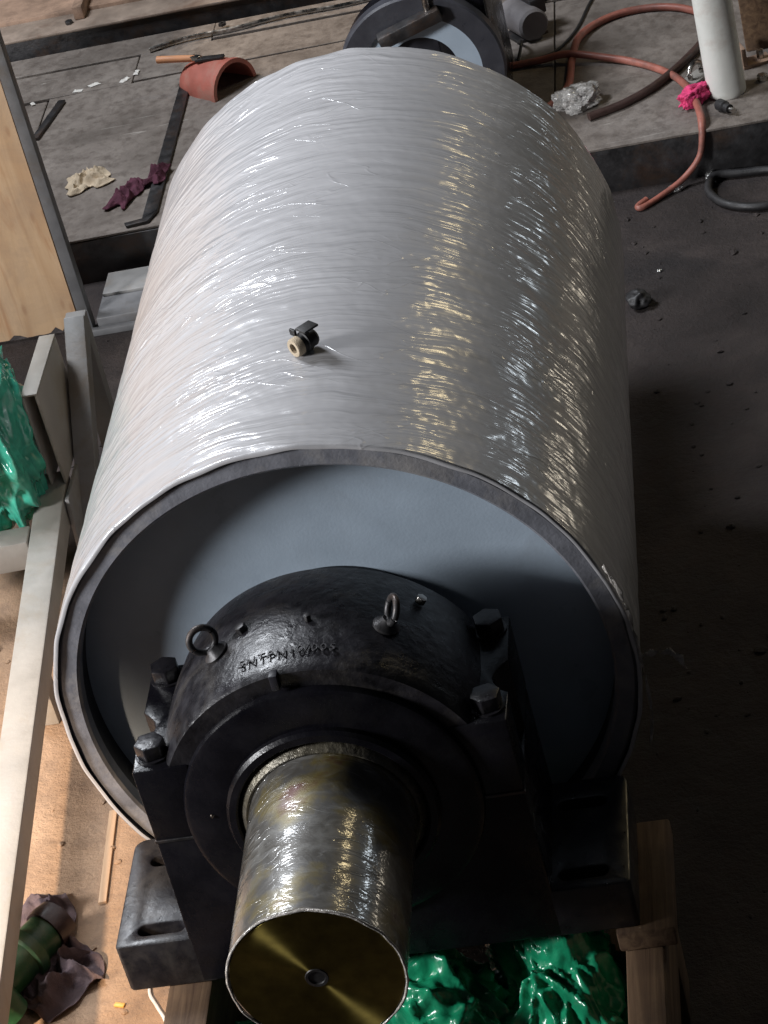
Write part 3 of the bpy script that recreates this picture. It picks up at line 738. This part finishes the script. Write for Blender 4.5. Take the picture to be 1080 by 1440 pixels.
link('clip_end', box(-.065, -.028, -.03, -.005, .108, .124, .003), 'bright_steel', rc, (0, 0, 0), (0, 0, .1))
fb = empty('flat_bar', (-1.08, 4.1, TOP + .001), 'long dark steel flat bar with a bent end lying before the red cover', 'bar')
link('bar', prism([(-.024, -.44), (.024, -.40), (.026, .62), (-.016, .62)], 'z', .0, .012, .002), 'dark_steel', fb)
link('bent_end', prism([(-.024, -.4405), (.024, -.4005), (.0, -.465), (-.075, -.475), (-.085, -.45), (-.03, -.44)], 'z', .0, .0115, .002), 'dark_steel', fb)
tag(link('short_bar', box(-.014, .014, -.15, .15, 0, .014, .002), 'dark_steel', None, (-1.588, 4.61, TOP), (0, 0, -.19)), 'short black steel bar lying near the plywood sheet', 'bar')
tag(link('rag', rag(.15, .14, .035, 21, 50, 50, sc=13), 'beige_cloth', None, (-1.352, 4.04, TOP), (0, 0, .4)), 'crumpled beige rag on the platform', 'rag')
tag(link('rag', rag(.085, .20, .040, 22, 40, 50, sc=14), 'maroon_cloth', None, (-1.182, 3.875, TOP), (0, 0, -.35)), 'dark maroon rag on the platform next to the beige rag', 'rag')
tag(link('rag', rag(.06, .13, .04, 23, 36, 36, sc=14), 'maroon_cloth', None, (-1.085, 3.96, TOP + .012), (0, 0, -.2)), 'small maroon rag lying over the long flat bar', 'rag')
tag(link('iron_rod', tube([(-1.26, 5.07, TOP + .012), (-1.12, 5.11, TOP + .016), (-.93, 5.12, TOP + .012), (-.74, 5.15, TOP + .016), (-.50, 5.15, TOP + .012), (-.30, 5.18, TOP + .014)], [.010, .008, .011, .008, .009, .008], 8, 6), 'bright_steel'), 'thin bent bright rod lying along the platform seam', 'rod')
for i, (x, y, s) in enumerate(((-1.51, 4.83, .022), (-1.45, 4.86, .026), (-1.33, 4.85, .03), (-1.29, 4.90, .024), (-1.68, 4.79, .018))):
    tag(link('paper_scrap', rag(s * 1.6, s * .8, .006, 40 + i, 10, 10, .001, sc=30), 'white_scrap', None, (x, y, TOP + .003), (0, 0, .5 * i)), 'small white paper scrap near the platform seam', 'paper scrap', 'paper scraps near the seam')
tag(link('nut', lathe([(.006, 0), (.016, 0), (.016, .01), (.006, .01)], 6, True), 'dark_steel', None, (-.98, 5.165, TOP + .017), (R(90), 0, 0)), 'small dark nut beside the slot at the platform back', 'nut')

# black hub with blue-grey recess behind the drum
hb = empty('wheel_hub', (-.085, 3.86, TOP), 'black flanged wheel hub with pale blue recess behind the drum', 'wheel hub')
link('rim_face', lathe([(.198, -.05), (.268, -.05), (.275, -.043), (.275, .0), (.198, .0)], 96, True), 'hub_paint', hb, (0, 0, .275))
link('recess', lathe([(.12, -.028), (.1975, -.028), (.1975, .02), (.12, .02)], 96, True), 'blue_grey_paint', hb, (0, 0, .275))
link('bore', lathe([(0, .015), (.1195, .015), (.1195, .03), (0, .03)], 64), 'black_inner', hb, (0, 0, .275))
link('hub_body', lathe([(0, .30), (.15, .30), (.15, .001), (.26, .001), (.265, .09), (0.16, .1), (.16, .305)], 64), 'black_paint', hb, (0, 0, .275))
link('side_block', box(.06, .245, .005, .55, .0, .50, .02, 3), 'black_paint', hb)
link('clamp_bar', box(-.10, .12, -.11, -.052, 0, .045, .006), 'dark_steel', hb, (-.02, -.0, .435), (0, R(-14), R(8)))
link('clamp_post', box(-.045, .045, -.04, .03, .47, .62, .006), 'black_paint', hb, (0, 0, 0))
link('clamp_bolt', tube([(.06, -.06, .47), (.062, -.06, .56)], .012, 12, 2), 'bright_steel', hb)
gm_ = empty('small_motor', (.20, 4.60, TOP), 'small dusty grey motor on the platform beside the black hub', 'motor', rz=.5)
link('body', lathe([(0, -.09), (.05, -.09), (.058, -.08), (.058, .07), (.045, .08), (.045, .1), (0, .1)], 36), 'grey_motor', gm_, (0, 0, .062))
link('base', box(-.06, .06, -.06, .06, 0, .012, .002), 'dark_steel', gm_)
link('terminal_box', box(.02, .08, -.04, .04, .07, .13, .006), 'dark_steel', gm_)

# hoses, cables and clutter at the platform's right
Z = TOP + .014
tag(link('air_hose', tube([(-.05, 4.33, Z), (.136, 4.325, Z), (.252, 4.32, Z + .004), (.353, 4.30, Z + .018), (.477, 4.246, Z + .006), (.598, 4.16, Z), (.703, 4.026, Z), (.757, 3.866, Z + .012), (.782, 3.72, Z + .01), (.787, 3.612, Z - .008), (.765, 3.585, -.76), (.70, 3.56, FLOOR + .03), (.62, 3.50, FLOOR + .012), (.56, 3.45, FLOOR + .010), (.545, 3.462, FLOOR + .010), (.575, 3.50, FLOOR + .010)], [.013] * 10 + [.010] * 6, 12, 8), 'red_hose'), 'dull red air hose running from the hub over the platform edge to the floor', 'hose')
tag(link('air_hose', tube([(.24, 3.90, Z), (.302, 3.97, Z), (.352, 4.085, Z), (.366, 4.281, Z), (.391, 4.447, Z + .004), (.456, 4.551, Z), (.559, 4.603, Z), (.686, 4.589, Z), (.79, 4.517, Z), (.90, 4.36, Z)], .0135, 12, 8), 'red_hose'), 'red hose curving in a wide loop behind the white tube', 'hose')
tag(link('dark_hose', tube([(.42, 3.815, Z), (.543, 3.872, Z), (.666, 3.986, Z), (.80, 4.20, Z), (.88, 4.40, Z)], .0145, 12, 8), 'brown_hose'), 'dark brown hose lying between crumpled plastic and white tube', 'hose')
tag(link('cable', tube([(.10, 4.36, Z - .008), (.202, 4.363, Z - .008), (.303, 4.396, Z - .008), (.379, 4.542, Z - .008), (.427, 4.737, Z - .008), (.46, 4.85, Z - .008)], .005, 8, 8), 'black_rubber'), 'thin black cable bending away from the hub', 'cable')
tag(link('cable', tube([(.174, 4.375, Z - .008), (.192, 4.44, Z + .03), (.172, 4.53, Z - .008)], .006, 8, 8), 'black_rubber'), 'short black cable arched on the platform near the motor', 'cable')
tag(link('cable', tube([(.05, 4.80, Z - .008), (.144, 4.865, Z - .008), (.20, 4.91, Z - .008), (.32, 4.95, Z - .008)], .006, 8, 6), 'black_rubber'), 'black cable lying behind the small motor', 'cable')
tag(link('crumpled_plastic', lump(.075, .062, .045, .35, 3.2, 9, 5, .16), 'clear_plastic', None, (.385, 3.94, TOP), (0, 0, .3)), 'crumpled clear plastic wrap in the bend of the red hose', 'plastic wrap')
tag(link('rag', lump(.065, .032, .036, .4, 3.0, 14, 5, .22), 'pink_cloth', None, (.775, 3.80, TOP + .006), (0, 0, .75)), 'bright pink rag knotted on the hose beside the white tube', 'rag')
wt = empty('white_tube', (.88, 3.845, TOP), 'thick white plastic tube standing upright on the platform', 'tube')
link('wall', lathe([(.052, .0), (.060, .0), (.0635, .006), (.064, .02), (.0635, 1.4), (.058, 1.4), (.052, 1.39)], 64, True), 'white_tube', wt).rotation_euler = (R(90), 0, 0)
link('end_cap', lathe([(0, .004), (.0515, .004), (.0515, .02), (0, .02)], 48), 'white_tube', wt).rotation_euler = (R(90), 0, 0)
nz = empty('hose_nozzle', (.865, 3.70, TOP), 'small black hose coupling with a bright tip before the white tube', 'coupling', rz=R(-145))
link('body', lathe([(0, -.03), (.017, -.03), (.02, -.025), (.02, .005), (.015, .01), (.015, .03), (0, .03)], 24), 'black_rubber', nz, (0, 0, .021))
link('tip', lathe([(0, .0305), (.008, .0305), (.008, .052), (0, .052)], 20), 'bright_steel', nz, (0, 0, .021))
wp = empty('wooden_post', (1.015, 4.16, TOP), 'dark wooden post with a bent white strip beyond the white tube', 'post')
link('post', box(-.055, .045, -.04, .05, 0, .9, .006), 'timber', wp)
link('strip', tube([(.06, -.03, .0), (.064, -.035, .12), (.058, -.03, .25), (.066, -.03, .5)], [.012, .014, .009, .010], 8, 5), 'white_scrap', wp)
br2 = empty('steel_bracket', (.985, 4.03, TOP), 'rusty pink steel bracket with a bolt beside the white tube', 'bracket', rz=.25)
link('plate', box(-.05, .05, -.035, .035, 0, .012, .002), 'rust', br2)
link('upright', box(-.05, -.035, -.035, .035, .0121, .075, .002), 'rust', br2)
link('bolt', hexbolt(.013, .03), 'bright_steel', br2, (.02, 0, .0122))
br3 = empty('steel_clamp', (.785, 3.985, TOP), 'small bright steel clamp lying on the dark hose side of the white tube', 'clamp', rz=.9)
link('base', box(-.045, .045, -.03, .03, 0, .012, .002), 'grey_frame', br3)
link('jaw', tube([(-.03, 0, .012), (-.03, 0, .045), (.0, 0, .06), (.03, 0, .045), (.03, 0, .012)], .009, 10, 5), 'bright_steel', br3)
tag(link('bolt', hexbolt(.018, .022), 'bright_steel', None, (1.00, 3.885, TOP), (0, 0, .2)), 'loose bright bolt head near the wooden post', 'bolt')
tag(link('scrap_block', lump(.05, .06, .05, .3, 3, 19, 3), 'dark_steel', None, (1.10, 4.0, TOP)), 'dark lump of scrap beside the wooden post', 'scrap')
for i, (x, y) in enumerate(((.17, 4.99), (.27, 4.88), (.40, 4.95), (.47, 4.82))):
    tag(link('debris', lump(.03 + .01 * (i % 2), .018, .012, .4, 4, 50 + i, 3), 'dark_steel', None, (x, y, TOP), (0, 0, i)), 'dark bit of scrap on the platform behind the motor', 'scrap', 'scrap bits behind the motor')

# ------------------------------------------------------------------ dark floor at right
tag(link('rubber_hose', tube([(.80, 3.56, FLOOR + .02), (.778, 3.47, FLOOR + .016), (.823, 3.371, FLOOR + .016), (.91, 3.315, FLOOR + .016), (1.0, 3.32, FLOOR + .016), (1.08, 3.42, FLOOR + .02), (1.0, 3.53, FLOOR + .018), (.88, 3.56, FLOOR + .016)], .014, 12, 8, closed=True), 'black_rubber'), 'black rubber hose coiled on the dark floor before the platform', 'hose')
tag(link('foil_scrap', lump(.018, .03, .016, .4, 5, 61, 4, .4), 'foil', None, (.79, 3.575, FLOOR)), 'crumpled silver foil scrap beside the coiled rubber hose', 'foil')
tag(link('foil_scrap', lump(.026, .016, .012, .4, 5, 62, 4, .4), 'foil', None, (.672, 3.545, FLOOR)), 'small silver foil scrap beside the hanging red hose', 'foil')
tag(link('foil_scrap', lump(.008, .008, .005, .4, 5, 63, 3, .4), 'foil', None, (.60, 3.03, FLOOR)), 'tiny bright foil crumb on the bare dark floor', 'foil')
tag(link('stone', lump(.036, .04, .03, .3, 2.5, 64, 4), 'black_rubber', None, (.535, 2.84, FLOOR)), 'black stone on the dark floor close to the film wrapped drum', 'stone')
def pebbles():
    bm = bmesh.new(); rnd = random.Random(3)
    for i in range(420):
        if i % 2: x, y = rnd.uniform(.5, 1.5), rnd.uniform(-.6, 3.5)
        else: x, y = rnd.uniform(-1.4, -.3), rnd.uniform(-.4, 3.2)
        s = rnd.uniform(.003, .010) * (1.6 if rnd.random() < .08 else 1)
        r = bmesh.ops.create_icosphere(bm, subdivisions=1, radius=s)
        k = Vector((rnd.uniform(.7, 1.5), rnd.uniform(.7, 1.5), rnd.uniform(.35, .8)))
        for v in r['verts']: v.co = Vector((v.co.x * k.x + x, v.co.y * k.y + y, v.co.z * k.z + s * .2)) + Vector((rnd.uniform(-1, 1), rnd.uniform(-1, 1), 0)) * s * .2
    return to_mesh(bm)
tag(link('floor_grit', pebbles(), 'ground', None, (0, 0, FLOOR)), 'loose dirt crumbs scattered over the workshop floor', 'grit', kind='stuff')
